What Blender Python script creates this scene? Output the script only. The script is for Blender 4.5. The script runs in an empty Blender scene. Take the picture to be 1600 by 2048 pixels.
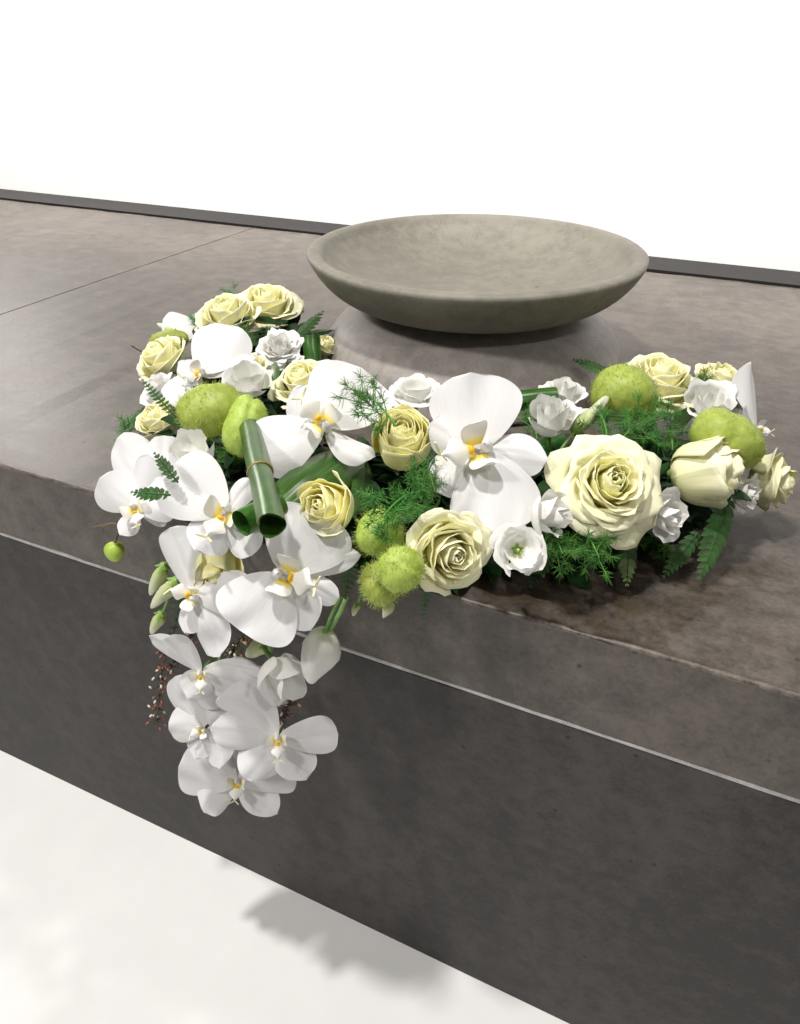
import bpy, math, random
import numpy as np
from mathutils import Matrix, Vector

SC = bpy.context.scene
COL = SC.collection
rng = np.random.default_rng(7)
random.seed(7)
R_ = math.radians
D = bpy.data

# ------------------------------------------------------------------ camera
FPX, PITCH, YAW, CAMZ = 1500.0, 32.5, 25.2, 0.34
cam = D.cameras.new('camera'); camo = D.objects.new('camera', cam); COL.objects.link(camo)
cam.sensor_fit = 'HORIZONTAL'; cam.sensor_width = 36; cam.lens = 36 * FPX / 1600
cam.clip_start = 0.01; cam.clip_end = 100
camo.location = (0, 0, CAMZ); camo.rotation_euler = (R_(90 - PITCH), 0, R_(YAW))
SC.camera = camo
_t, _p = R_(PITCH), R_(YAW)
FW = np.array([-math.sin(_p) * math.cos(_t), math.cos(_p) * math.cos(_t), -math.sin(_t)])
RT = np.array([math.cos(_p), math.sin(_p), 0.0]); UP = np.cross(RT, FW)
CAM = np.array([0, 0, CAMZ])
EDGE = 0.397            # y of the front face of the concrete bench
BACK = 1.352

# ------------------------------------------------------------------ light
W = D.worlds.new('World'); SC.world = W; W.use_nodes = True
bg = W.node_tree.nodes['Background']
bg.inputs[0].default_value = (1.0, 0.97, 0.95, 1); bg.inputs[1].default_value = 0.11
SC.view_settings.view_transform = 'Standard'; SC.view_settings.look = 'None'
SC.view_settings.exposure = 0.0; SC.view_settings.gamma = 1.0
def lamp(name, loc, target, size, power, col=(1, .965, .925)):
    l = D.lights.new(name, 'AREA'); l.shape = 'DISK'; l.size = size; l.energy = power; l.color = col
    o = D.objects.new(name, l); COL.objects.link(o); o.location = loc
    o.rotation_euler = (Vector(target) - Vector(loc)).to_track_quat('-Z', 'Y').to_euler()
    return o
TG = (-0.25, 0.6, 0.0)
lamp('ceiling_spot_key', (-0.50, 0.04, 2.1), TG, 0.13, 38)
lamp('ceiling_spot_back', (0.30, 0.95, 2.1), TG, 0.10, 12)
lamp('ceiling_spot_front', (-1.3, -0.9, 1.7), (-.35, .4, -.1), 0.26, 29)
lamp('ceiling_spot_right', (1.2, -0.7, 1.9), TG, 0.12, 11)
lamp('wall_lamp_left', (-1.85, 1.28, .70), (-.62, .47, 0), 0.34, 6.5)
for i_ in range(10):
    lamp('added_wall_light', (-3.2 + .5 * i_, 1.12, 1.35), (-3.2 + .5 * i_, BACK + .09, .27), .3, 2.6).data.spread = R_(58)  # row of added lights that only whiten the back wall, no known fittings
SC.cycles.diffuse_bounces = 8; SC.cycles.max_bounces = 14

# ------------------------------------------------------------------ helpers
def ray(x, y):
    return FW + RT * (x - 800) / FPX + UP * (1024 - y) / FPX
def at_z(x, y, z):
    d = ray(x, y); return CAM + d * ((z - CAMZ) / d[2])
def at_y(x, y, Y):
    d = ray(x, y); return CAM + d * (Y / d[1])
def depth(P): return float((np.asarray(P) - CAM) @ FW)
def px(P, n): return n * depth(P) / FPX          # n photo pixels at P, in metres
def place(x, y, z=None, d=None):
    return at_y(x, y, EDGE - d) if d is not None else at_z(x, y, z)
def unit(v):
    v = np.asarray(v, float); return v / np.linalg.norm(v)
def frame(n, roll=0.0):
    """rotation whose Z is the facing n = (right, up, toward the camera), Y is image-up turned by roll degrees"""
    z = unit(RT * n[0] + UP * n[1] - FW * n[2])
    a = R_(roll)
    u = RT * -math.sin(a) + UP * math.cos(a)
    u = u - z * (u @ z)
    if np.linalg.norm(u) < .15:
        u = -FW - z * (-FW @ z)
    y = unit(u); x = np.cross(y, z)
    return np.stack([x, y, z], 1)

def mesh(name, v, f, mat=None, uv=None, smooth=True):
    m = D.meshes.new(name)
    v = np.asarray(v, np.float32).reshape(-1, 3)
    f = np.asarray(f, np.int32)
    k = f.shape[1]
    m.vertices.add(len(v)); m.vertices.foreach_set('co', v.ravel())
    m.loops.add(f.size); m.loops.foreach_set('vertex_index', f.ravel())
    m.polygons.add(len(f)); m.polygons.foreach_set('loop_start', np.arange(0, f.size, k, dtype=np.int32))
    if uv is not None:
        l = m.uv_layers.new(name='UVMap')
        l.data.foreach_set('uv', np.asarray(uv, np.float32)[f.ravel()].ravel())
    m.update(calc_edges=True); m.validate()
    if smooth: m.polygons.foreach_set('use_smooth', np.ones(len(m.polygons), bool))
    if mat: m.materials.append(mat)
    return m
def link(name, me, parent=None):
    o = D.objects.new(name, me); COL.objects.link(o)
    if parent is not None: o.parent = parent
    return o
def part(name, geo, mat, parent, smooth=True, kind=None, label=None):
    v, f, uv = geo
    o = link(name, mesh(name, v, f, mat, uv, smooth), parent)
    if kind: o['kind'] = kind
    if label: o['label'] = label
    return o
def thing(name, label, cat, loc=(0, 0, 0), rot=None, group=None):
    o = D.objects.new(name, None); COL.objects.link(o); o.empty_display_size = .01
    M = Matrix.Identity(4)
    if rot is not None:
        for i in range(3):
            for j in range(3): M[i][j] = float(rot[i, j])
    M.translation = Vector([float(c) for c in loc])
    o.matrix_world = M
    o['label'] = label; o['category'] = cat
    if group: o['group'] = group
    return o
def grid(fn, nu, nv, closed=False):
    u = np.linspace(-1, 1, nu); v = np.linspace(0, 1, nv)
    V, U = np.meshgrid(v, u, indexing='ij')
    P = fn(U, V); P = np.stack([np.broadcast_to(c, U.shape) for c in P], -1).reshape(-1, 3)
    idx = np.arange(nu * nv).reshape(nv, nu)
    f = np.stack([idx[:-1, :-1], idx[:-1, 1:], idx[1:, 1:], idx[1:, :-1]], -1).reshape(-1, 4)
    uv = np.stack([(U + 1) / 2, V], -1).reshape(-1, 2)
    return P, f, uv
def join(gs):
    vs, fs, us, n = [], [], [], 0
    for v, f, u in gs:
        vs.append(v); fs.append(f + n); us.append(u if u is not None else np.zeros((len(v), 2))); n += len(v)
    return np.concatenate(vs), np.concatenate(fs), np.concatenate(us)
def xf(g, M=None, t=None, s=1.0):
    v = g[0] * s
    if M is not None: v = v @ M.T
    if t is not None: v = v + t
    return v, g[1], g[2]
def tube(pts, rad, k=8, caps=True):
    pts = np.asarray(pts, float); n = len(pts)
    rad = np.broadcast_to(np.asarray(rad, float), (n,))
    T = np.gradient(pts, axis=0); T /= np.linalg.norm(T, axis=1)[:, None] + 1e-12
    a = np.array([0, 0, 1.0]) if abs(T[0][2]) < .9 else np.array([1.0, 0, 0])
    N = np.zeros_like(pts); N[0] = unit(np.cross(T[0], a))
    for i in range(1, n):
        w = N[i - 1] - T[i] * (N[i - 1] @ T[i]); N[i] = unit(w)
    B = np.cross(T, N)
    th = np.linspace(0, 2 * np.pi, k, endpoint=False)
    V = pts[:, None] + rad[:, None, None] * (N[:, None] * np.cos(th)[None, :, None] + B[:, None] * np.sin(th)[None, :, None])
    idx = np.arange(n * k).reshape(n, k); nx = np.roll(idx, -1, 1)
    f = np.stack([idx[:-1], nx[:-1], nx[1:], idx[1:]], -1).reshape(-1, 4)
    uv = np.stack(np.meshgrid(np.arange(k) / k, np.linspace(0, 1, n)), -1).reshape(-1, 2)
    V = V.reshape(-1, 3)
    if caps:
        c0, c1 = len(V), len(V) + 1
        V = np.concatenate([V, pts[:1], pts[-1:]]); uv = np.concatenate([uv, [[0, 0], [0, 1]]])
        f = np.concatenate([f, np.stack([nx[0], idx[0], np.full(k, c0), np.full(k, c0)], -1)[:, [0, 1, 2, 2]]]) if False else f
    return V, f, uv
def bez(P, t):
    P = [np.asarray(p, float) for p in P]; t = np.asarray(t)[..., None]
    return (1 - t) ** 3 * P[0] + 3 * (1 - t) ** 2 * t * P[1] + 3 * (1 - t) * t * t * P[2] + t ** 3 * P[3]
def lathe(prof, k=48, wob=None):
    prof = np.asarray(prof, float); n = len(prof)
    th = np.linspace(0, 2 * np.pi, k, endpoint=False)
    r = prof[:, 0][:, None] * np.ones(k)[None]
    z = prof[:, 1][:, None] * np.ones(k)[None]
    if wob: r, z = wob(r, z, th[None], np.linspace(0, 1, n)[:, None])
    V = np.stack([r * np.cos(th), r * np.sin(th), z], -1).reshape(-1, 3)
    idx = np.arange(n * k).reshape(n, k); nx = np.roll(idx, -1, 1)
    f = np.stack([idx[:-1], nx[:-1], nx[1:], idx[1:]], -1).reshape(-1, 4)
    uv = np.stack(np.meshgrid(np.arange(k) / k, np.linspace(0, 1, n)), -1).reshape(-1, 2)
    return V, f, uv
def sstep(a, b, x):
    t = np.clip((x - a) / (b - a), 0, 1); return t * t * (3 - 2 * t)

# ------------------------------------------------------------------ materials
def mat(name):
    m = D.materials.new(name); m.use_nodes = True
    nt = m.node_tree; b = nt.nodes['Principled BSDF']
    return m, nt, b, nt.nodes.new, nt.links.new
def ramp(nt, stops):
    r = nt.nodes.new('ShaderNodeValToRGB'); e = r.color_ramp.elements
    while len(e) < len(stops): e.new(.5)
    for el, (p, c) in zip(e, stops):
        el.position = p; el.color = (*c, 1) if len(c) == 3 else c
    return r
def noise(nt, scale, detail=4, rough=.55, vec=None, dist=0):
    n = nt.nodes.new('ShaderNodeTexNoise'); n.inputs['Scale'].default_value = scale
    n.inputs['Detail'].default_value = detail; n.inputs['Roughness'].default_value = rough
    n.inputs['Distortion'].default_value = dist
    if vec: nt.links.new(vec, n.inputs['Vector'])
    return n
def petal_mat(name, stops, trans=.22, rough=.55, vein=.06, veinscale=26, bump=.12, tint=None):
    """colour runs along the petal (UV v), fine veins across it (UV u)"""
    m, nt, b, N, L = mat(name)
    uv = N('ShaderNodeUVMap'); sep = N('ShaderNodeSeparateXYZ'); L(uv.outputs[0], sep.inputs[0])
    tc = N('ShaderNodeTexCoord')
    ns = noise(nt, 35, 3, .5, tc.outputs['Object'])
    ad = N('ShaderNodeMath'); ad.operation = 'MULTIPLY_ADD'; ad.inputs[1].default_value = .12
    L(ns.outputs[0], ad.inputs[0]); L(sep.outputs[1], ad.inputs[2])
    r = ramp(nt, stops); L(ad.outputs[0], r.inputs[0])
    mp = N('ShaderNodeMapping'); mp.inputs['Scale'].default_value = (veinscale, 2.2, 1); L(uv.outputs[0], mp.inputs[0])
    vn = noise(nt, 1.0, 3, .6, mp.outputs[0])
    vr = ramp(nt, [(.3, (1 - vein, 1 - vein, 1 - vein)), (.7, (1, 1, 1))]); L(vn.outputs[0], vr.inputs[0])
    mx = N('ShaderNodeMix'); mx.data_type = 'RGBA'; mx.blend_type = 'MULTIPLY'; mx.inputs[0].default_value = 1
    L(r.outputs[0], mx.inputs[6]); L(vr.outputs[0], mx.inputs[7])
    L(mx.outputs[2], b.inputs['Base Color']); b.inputs['Roughness'].default_value = rough
    b.inputs['Specular IOR Level'].default_value = .3
    try: b.inputs['Sheen Weight'].default_value = .08
    except Exception: pass
    bp = N('ShaderNodeBump'); bp.inputs['Strength'].default_value = bump; bp.inputs['Distance'].default_value = .002
    L(vn.outputs[0], bp.inputs['Height']); L(bp.outputs[0], b.inputs['Normal'])
    if trans:
        t = N('ShaderNodeBsdfTranslucent'); L(mx.outputs[2], t.inputs[0]); L(bp.outputs[0], t.inputs['Normal'])
        ms = N('ShaderNodeMixShader'); ms.inputs[0].default_value = trans
        L(b.outputs[0], ms.inputs[1]); L(t.outputs[0], ms.inputs[2])
        L(ms.outputs[0], nt.nodes['Material Output'].inputs[0])
    return m
def leaf_mat(name, c0, c1, rough=.35, scale=60, trans=.12, stripes=0, spec=.5, vary=1):
    m, nt, b, N, L = mat(name)
    tc = N('ShaderNodeTexCoord')
    ns = noise(nt, scale, 4, .6, tc.outputs['Object'])
    src = ns.outputs[0]
    if stripes:
        uv = N('ShaderNodeUVMap'); mp = N('ShaderNodeMapping'); mp.inputs['Scale'].default_value = (stripes, 1.2, 1)
        L(uv.outputs[0], mp.inputs[0]); n2 = noise(nt, 1, 2, .6, mp.outputs[0])
        mm = N('ShaderNodeMath'); mm.operation = 'ADD'; L(ns.outputs[0], mm.inputs[0]); L(n2.outputs[0], mm.inputs[1])
        m2 = N('ShaderNodeMath'); m2.operation = 'MULTIPLY'; m2.inputs[1].default_value = .5; L(mm.outputs[0], m2.inputs[0]); src = m2.outputs[0]
    r0_ = ramp(nt, [(.33, c0), (.67, c1)]); L(src, r0_.inputs[0])
    oi = N('ShaderNodeObjectInfo'); mrv = N('ShaderNodeMapRange'); mrv.inputs[3].default_value = .72; mrv.inputs[4].default_value = 1.3; L(oi.outputs['Random'], mrv.inputs[0])
    mrh = N('ShaderNodeMapRange'); mrh.inputs[3].default_value = .485; mrh.inputs[4].default_value = .515; L(oi.outputs['Random'], mrh.inputs[0])
    hs_ = N('ShaderNodeHueSaturation'); L(r0_.outputs[0], hs_.inputs['Color'])
    if vary: L(mrv.outputs[0], hs_.inputs['Value']); L(mrh.outputs[0], hs_.inputs['Hue'])
    class r: outputs = [hs_.outputs[0]]
    L(r.outputs[0], b.inputs['Base Color'])
    b.inputs['Roughness'].default_value = rough; b.inputs['Specular IOR Level'].default_value = spec
    bp = N('ShaderNodeBump'); bp.inputs['Strength'].default_value = .25; bp.inputs['Distance'].default_value = .001
    L(src, bp.inputs['Height']); L(bp.outputs[0], b.inputs['Normal'])
    if trans:
        t = N('ShaderNodeBsdfTranslucent'); L(r.outputs[0], t.inputs[0])
        ms = N('ShaderNodeMixShader'); ms.inputs[0].default_value = trans
        L(b.outputs[0], ms.inputs[1]); L(t.outputs[0], ms.inputs[2]); L(ms.outputs[0], nt.nodes['Material Output'].inputs[0])
    return m
def concrete(name, base, var=.16, rough=(.42, .62), scale=1.0, stain=False, streak=(1, 1, 1), pits=True):
    m, nt, b, N, L = mat(name)
    tc = N('ShaderNodeTexCoord'); mp = N('ShaderNodeMapping'); mp.inputs['Scale'].default_value = streak
    L(tc.outputs['Object'], mp.inputs[0])
    big = noise(nt, 3.2 * scale, 5, .6, mp.outputs[0], .6)
    mid = noise(nt, 34 * scale, 7, .72, mp.outputs[0], .25)
    fine = noise(nt, 240 * scale, 3, .7, tc.outputs['Object'])
    def mul(a, f, c):
        x = N('ShaderNodeMath'); x.operation = 'MULTIPLY_ADD'; x.inputs[1].default_value = f
        L(a, x.inputs[0])
        if isinstance(c, float): x.inputs[2].default_value = c
        else: L(c, x.inputs[2])
        return x.outputs[0]
    h = mul(big.outputs[0], .40, 0.0); h = mul(mid.outputs[0], .60, h); h = mul(fine.outputs[0], .22, h)
    lo = tuple(c * (1 - var) for c in base); hi = tuple(min(1, c * (1 + var)) for c in base)
    r = ramp(nt, [(.53, lo), (.70, hi)]); L(h, r.inputs[0])
    col = r.outputs[0]; rgh = None
    mr = N('ShaderNodeMapRange'); mr.inputs[1].default_value = .35; mr.inputs[2].default_value = .8
    mr.inputs[3].default_value = rough[0]; mr.inputs[4].default_value = rough[1]; L(h, mr.inputs[0]); rgh = mr.outputs[0]
    if pits:
        vo = N('ShaderNodeTexVoronoi'); vo.inputs['Scale'].default_value = pits if pits is not True else 62; L(tc.outputs['Object'], vo.inputs['Vector'])
        sp = N('ShaderNodeSeparateColor'); L(vo.outputs['Color'], sp.inputs[0])
        pr = ramp(nt, [(.06, (0, 0, 0)), (.15, (1, 1, 1))]); L(vo.outputs['Distance'], pr.inputs[0])
        gt = N('ShaderNodeMath'); gt.operation = 'LESS_THAN'; gt.inputs[1].default_value = .9; L(sp.outputs[0], gt.inputs[0])
        mxp = N('ShaderNodeMath'); mxp.operation = 'MAXIMUM'; L(pr.outputs[0], mxp.inputs[0]); L(gt.outputs[0], mxp.inputs[1])
        m3 = N('ShaderNodeMix'); m3.data_type = 'RGBA'; L(mxp.outputs[0], m3.inputs[0])
        m3.inputs[6].default_value = (base[0] * .42, base[1] * .4, base[2] * .38, 1); L(col, m3.inputs[7]); col = m3.outputs[2]
    if stain:
        # a water stain that has dried with a ragged edge, near the front edge of the bench
        sx = N('ShaderNodeSeparateXYZ'); wn = noise(nt, 13, 6, .68, tc.outputs['Object'], .4)
        va = N('ShaderNodeVectorMath'); va.operation = 'MULTIPLY_ADD'; va.inputs[1].default_value = (.11, .11, 0)
        L(wn.outputs['Color'], va.inputs[0]); L(tc.outputs['Object'], va.inputs[2])
        dm = []
        for (cx, cy, rx, ry) in stain:
            s = N('ShaderNodeVectorMath'); s.operation = 'SUBTRACT'; s.inputs[1].default_value = (cx + .055, cy + .055, 0); L(va.outputs[0], s.inputs[0])
            q = N('ShaderNodeVectorMath'); q.operation = 'MULTIPLY'; q.inputs[1].default_value = (1 / rx, 1 / ry, 0); L(s.outputs[0], q.inputs[0])
            ln = N('ShaderNodeVectorMath'); ln.operation = 'LENGTH'; L(q.outputs[0], ln.inputs[0]); dm.append(ln.outputs['Value'])
        dd = dm[0]
        for o in dm[1:]:
            mi = N('ShaderNodeMath'); mi.operation = 'MINIMUM'; L(dd, mi.inputs[0]); L(o, mi.inputs[1]); dd = mi.outputs[0]
        sr = ramp(nt, [(.7, (1, 1, 1)), (1.0, (0, 0, 0))]); L(dd, sr.inputs[0])
        blot = noise(nt, 42, 5, .7, tc.outputs['Object']); br = ramp(nt, [(.36, (.25, .25, .25)), (.6, (1, 1, 1))]); L(blot.outputs[0], br.inputs[0])
        sm = N('ShaderNodeMath'); sm.operation = 'MULTIPLY'; L(tc.outputs['Object'], sx.inputs[0])
        zt = N('ShaderNodeMath'); zt.operation = 'GREATER_THAN'; zt.inputs[1].default_value = -.002; L(sx.outputs[2], zt.inputs[0])
        zm = N('ShaderNodeMath'); zm.operation = 'MULTIPLY'; L(sr.outputs[0], zm.inputs[0]); L(zt.outputs[0], zm.inputs[1])
        L(zm.outputs[0], sm.inputs[0]); L(br.outputs[0], sm.inputs[1])
        m4 = N('ShaderNodeMix'); m4.data_type = 'RGBA'; m4.blend_type = 'MULTIPLY'
        L(sm.outputs[0], m4.inputs[0]); L(col, m4.inputs[6]); m4.inputs[7].default_value = (.50, .44, .35, 1); col = m4.outputs[2]
        ed = N('ShaderNodeMapRange'); ed.inputs[1].default_value = EDGE + .003; ed.inputs[2].default_value = EDGE + .0085; ed.inputs[3].default_value = 1; ed.inputs[4].default_value = 0
        L(sx.outputs[1], ed.inputs[0]); en = noise(nt, 9, 5, .7, tc.outputs['Object']); er = ramp(nt, [(.42, (0, 0, 0)), (.6, (1, 1, 1))]); L(en.outputs[0], er.inputs[0])
        em = N('ShaderNodeMath'); em.operation = 'MULTIPLY'; L(ed.outputs[0], em.inputs[0]); L(er.outputs[0], em.inputs[1])
        ez = N('ShaderNodeMath'); ez.operation = 'MULTIPLY'; L(em.outputs[0], ez.inputs[0]); L(zt.outputs[0], ez.inputs[1])
        m5 = N('ShaderNodeMix'); m5.data_type = 'RGBA'; m5.blend_type = 'MULTIPLY'; L(ez.outputs[0], m5.inputs[0]); L(col, m5.inputs[6]); m5.inputs[7].default_value = (.38, .33, .28, 1); col = m5.outputs[2]
        mrr = N('ShaderNodeMix'); mrr.data_type = 'FLOAT'; L(sm.outputs[0], mrr.inputs[0]); L(rgh, mrr.inputs[2]); mrr.inputs[3].default_value = rough[0] * .9; rgh = mrr.outputs[0]
    L(col, b.inputs['Base Color']); L(rgh, b.inputs['Roughness']); b.inputs['Specular IOR Level'].default_value = .36
    bp = N('ShaderNodeBump'); bp.inputs['Strength'].default_value = .35; bp.inputs['Distance'].default_value = .0016
    L(h, bp.inputs['Height']); L(bp.outputs[0], b.inputs['Normal'])
    return m
def plain(name, c, rough=.6, nscale=80, var=.15, bump=.1, trans=0):
    return leaf_mat(name, tuple(x * (1 - var) for x in c), tuple(min(1, x * (1 + var)) for x in c), rough, nscale, trans, 0, .3, 0)

M = {}
STAINS = []
for (x_, y_, rx_, ry_) in ((1040, 1185, .05, .035), (1150, 1215, .055, .04), (1260, 1200, .05, .03), (1340, 1165, .05, .035), (1430, 1125, .06, .03), (1200, 1270, .05, .02)):
    p_ = at_z(x_, y_, 0); STAINS.append((p_[0], p_[1], rx_, ry_))
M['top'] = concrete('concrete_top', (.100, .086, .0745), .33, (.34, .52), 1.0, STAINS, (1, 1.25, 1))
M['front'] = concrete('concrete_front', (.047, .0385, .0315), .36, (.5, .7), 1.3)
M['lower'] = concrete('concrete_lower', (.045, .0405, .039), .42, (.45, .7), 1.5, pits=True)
M['arris'] = concrete('concrete_worn_edge', (.12, .10, .085), .5, (.22, .5), 2.0, pits=False)
M['seam'] = concrete('seam_mortar', (.5, .485, .475), .2, (.5, .7), 3.0, pits=False)
M['bowl'] = concrete('concrete_bowl', (.225, .212, .176), .17, (.45, .65), 1.6, pits=44)
M['ped'] = concrete('concrete_pedestal', (.33, .30, .277), .16, (.35, .5), 1.6, pits=80)
M['wall'] = plain('painted_wall', (.84, .84, .83), .8, 30, .015)
M['floor'] = plain('pale_floor', (.82, .82, .81), .6, 12, .02)
M['dark'] = plain('gap_shade_black', (.012, .011, .011), .6)
M['rose_in'] = petal_mat('rose_inner', [(.0, (.95, .84, .30)), (.55, (.96, .92, .46)), (1.0, (.965, .95, .60))], .16, .6, .03, 26, .05)
M['rose_mid'] = petal_mat('rose_middle', [(.0, (.95, .90, .42)), (.5, (.96, .93, .54)), (.95, (.97, .95, .67))], .14, .6, .03, 26, .05)
M['rose_out'] = petal_mat('rose_outer', [(.0, (.87, .88, .46)), (.4, (.95, .93, .58)), (.95, (.97, .955, .69))], .12, .6, .03, 26, .05)
M['rose_guard'] = petal_mat('rose_guard', [(.0, (.62, .70, .24)), (.5, (.88, .88, .50)), (1.0, (.93, .92, .64))], .14, vein=.14)
M['rose_lemon'] = petal_mat('rose_lemon', [(.0, (.95, .82, .22)), (.5, (.965, .91, .38)), (1.0, (.97, .94, .54))], .14, .6, .03, 26, .05)
M['white_rose'] = petal_mat('lisianthus_white', [(.0, (.66, .74, .42)), (.25, (.86, .86, .77)), (.6, (.90, .895, .87))], .2, .6, .04, 26, .06)
M['orchid'] = petal_mat('orchid_white', [(.0, (.76, .755, .72)), (.35, (.78, .775, .78)), (1.0, (.79, .785, .795))], .18, .5, .045, 40, .14)
M['orchid_lip'] = petal_mat('orchid_lip', [(.04, (.86, .58, .03)), (.15, (.90, .76, .16)), (.27, (.90, .88, .78)), (1, (.90, .895, .89))], .12)
M['tendril'] = petal_mat('orchid_tendril', [(.0, (.88, .84, .45)), (1.0, (.88, .86, .60))], 0)
M['callus'] = petal_mat('orchid_callus', [(.0, (.75, .36, .01)), (1.0, (.85, .50, .02))], 0)
M['lisi_bud'] = petal_mat('lisianthus_bud', [(.0, (.36, .48, .10)), (.35, (.58, .68, .27)), (.8, (.80, .82, .60))], .15, vein=.2, veinscale=12)
M['pistil'] = leaf_mat('pistil_yellow_green', (.42, .48, .08), (.62, .60, .16), .5, 90)
M['calyx'] = leaf_mat('calyx_green', (.16, .28, .05), (.30, .44, .10), .45, 90)
M['stem'] = leaf_mat('stem_green', (.10, .20, .05), (.18, .30, .08), .45, 120, 0)
M['brown'] = leaf_mat('stem_brown', (.06, .035, .02), (.13, .08, .05), .5, 150, 0)
M['orchid_bud'] = leaf_mat('orchid_bud_green', (.32, .45, .05), (.48, .60, .10), .4, 70)
M['ball'] = leaf_mat('balloon_fruit', (.36, .46, .065), (.52, .62, .14), .5, 130, .25)
M['bristle'] = leaf_mat('balloon_bristle', (.40, .50, .07), (.62, .70, .22), .55, 90, .25)
M['roll'] = leaf_mat('rolled_leaf', (.014, .055, .007), (.068, .155, .022), .3, 45, .06, 16, .6)
M['fern'] = leaf_mat('fern_green', (.015, .055, .010), (.045, .12, .022), .42, 90, .12, 0, .3)
M['fern_tip'] = leaf_mat('fern_pale', (.05, .12, .02), (.22, .33, .09), .45, 70, .12)
M['needle'] = leaf_mat('asparagus_green', (.045, .17, .022), (.13, .33, .06), .5, 150, .15)
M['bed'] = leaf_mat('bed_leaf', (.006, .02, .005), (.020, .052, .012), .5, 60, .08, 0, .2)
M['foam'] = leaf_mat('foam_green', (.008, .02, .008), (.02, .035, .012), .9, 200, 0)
M['wire'] = plain('copper_binding', (.30, .20, .07), .35)
M['heath'] = plain('heath_flower', (.34, .12, .075), .6)
M['heath_w'] = plain('heath_pale', (.70, .62, .52), .6)

# ------------------------------------------------------------------ setting: floor, wall, bench
def box(x0, x1, y0, y1, z0, z1, bev=.0, jag=0.0, nseg=1):
    """box with bevelled long edges; nseg cuts along x so edges can wander slightly"""
    c = [(y0, z0), (y1, z0), (y1, z1), (y0, z1)]
    if bev:
        P = []
        for (y, z), (sy, sz) in zip(c, [(1, 1), (-1, 1), (-1, -1), (1, -1)]):
            if (sy, sz) in ((1, 1), (1, -1)): a, b2 = (y, z + sz * bev), (y + sy * bev, z)
            else: a, b2 = (y + sy * bev, z), (y, z + sz * bev)
            if (sy, sz) == (1, 1): P += [a, b2]
            elif (sy, sz) == (-1, 1): P += [a, b2]
            elif (sy, sz) == (-1, -1): P += [(y, z + sz * bev), (y + sy * bev, z)]
            else: P += [(y + sy * bev, z), (y, z + sz * bev)]
        c = P
    k = len(c); xs = np.linspace(x0, x1, nseg + 1)
    V = np.array([[(x, y, z) for (y, z) in c] for x in xs])
    if jag:
        V[:, :, 1:] += rng.normal(0, jag, V[:, :, 1:].shape) * (np.arange(nseg + 1)[:, None, None] % (nseg) != 0)
    V = V.reshape(-1, 3); faces = []
    me = D.meshes.new('b')
    for i in range(nseg):
        for j in range(k):
            a, b2 = i * k + j, i * k + (j + 1) % k
            faces.append((a, a + k, b2 + k, b2))
    faces.append(tuple(range(k))); faces.append(tuple(nseg * k + j for j in reversed(range(k))))
    me.from_pydata([tuple(map(float, p)) for p in V], [], faces); me.update()
    return me
def boxpart(name, m, parent, *a, **k):
    me = box(*a, **k); me.name = name; me.materials.append(m)
    import bmesh
    bm = bmesh.new(); bm.from_mesh(me); bmesh.ops.recalc_face_normals(bm, faces=bm.faces); bm.to_mesh(me); bm.free()
    return link(name, me, parent)
FLOORZ = -.50
fl = boxpart('floor', M['floor'], None, -7, 7, -7, BACK + .09, FLOORZ - .1, FLOORZ); fl['kind'] = 'structure'
wl = boxpart('wall', M['wall'], None, -7, 7, BACK + .09, BACK + .25, FLOORZ - .1, .52); wl['kind'] = 'structure'

bench = thing('concrete_bench', 'long grey brown concrete bench with a pale seam, carrying flowers and bowl', 'bench', (-.3, EDGE, FLOORZ))
def bpart(name, m, *a, **k):
    o = boxpart(name, m, bench, *a, **k); o.matrix_parent_inverse = Matrix.Translation((.3, -EDGE, -FLOORZ)); return o
JX = -.972
bpart('top_slab', M['top'], JX + .0012, 3.0, EDGE, BACK, -.0865, 0, bev=.0022, jag=.00035, nseg=160)
def arris(x0, x1):
    n = 260; k = 7; r = .0024; xs = np.linspace(x0, x1, n); a = np.linspace(-.25, np.pi / 2 + .25, k)
    wob = np.convolve(rng.normal(0, .0006, n + 8), np.ones(9) / 9, 'same')[4:-4]; wob2 = np.convolve(rng.normal(0, .0005, n + 4), np.ones(5) / 5, 'same')[2:-2]
    V = np.stack([np.broadcast_to(xs[:, None], (n, k)), EDGE + .0026 - r * np.cos(a)[None] + wob[:, None], -.0022 + r * np.sin(a)[None] + wob2[:, None]], -1)
    idx = np.arange(n * k).reshape(n, k)
    f = np.stack([idx[:-1, :-1], idx[1:, :-1], idx[1:, 1:], idx[:-1, 1:]], -1).reshape(-1, 4)
    o = part('worn_edge', (V.reshape(-1, 3), f, None), M['arris'], bench); o.matrix_parent_inverse = Matrix.Translation((.3, -EDGE, -FLOORZ))
arris(JX + .0012, 1.2); arris(-2.4, JX - .0012)
bpart('top_slab', M['top'], -3.6, JX - .0012, EDGE, BACK, -.0865, 0, bev=.0022, jag=.0003, nseg=60)
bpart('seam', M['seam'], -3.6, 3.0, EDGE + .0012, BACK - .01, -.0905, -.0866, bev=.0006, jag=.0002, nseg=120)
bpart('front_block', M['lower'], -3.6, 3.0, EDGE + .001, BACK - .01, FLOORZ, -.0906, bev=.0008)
bpart('back_gap_shade', M['dark'], -3.6, 3.0, BACK + .0005, BACK + .0895, FLOORZ, .004)  # solid block in the back gap, the gap's shade put into its near-black colour

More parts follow.
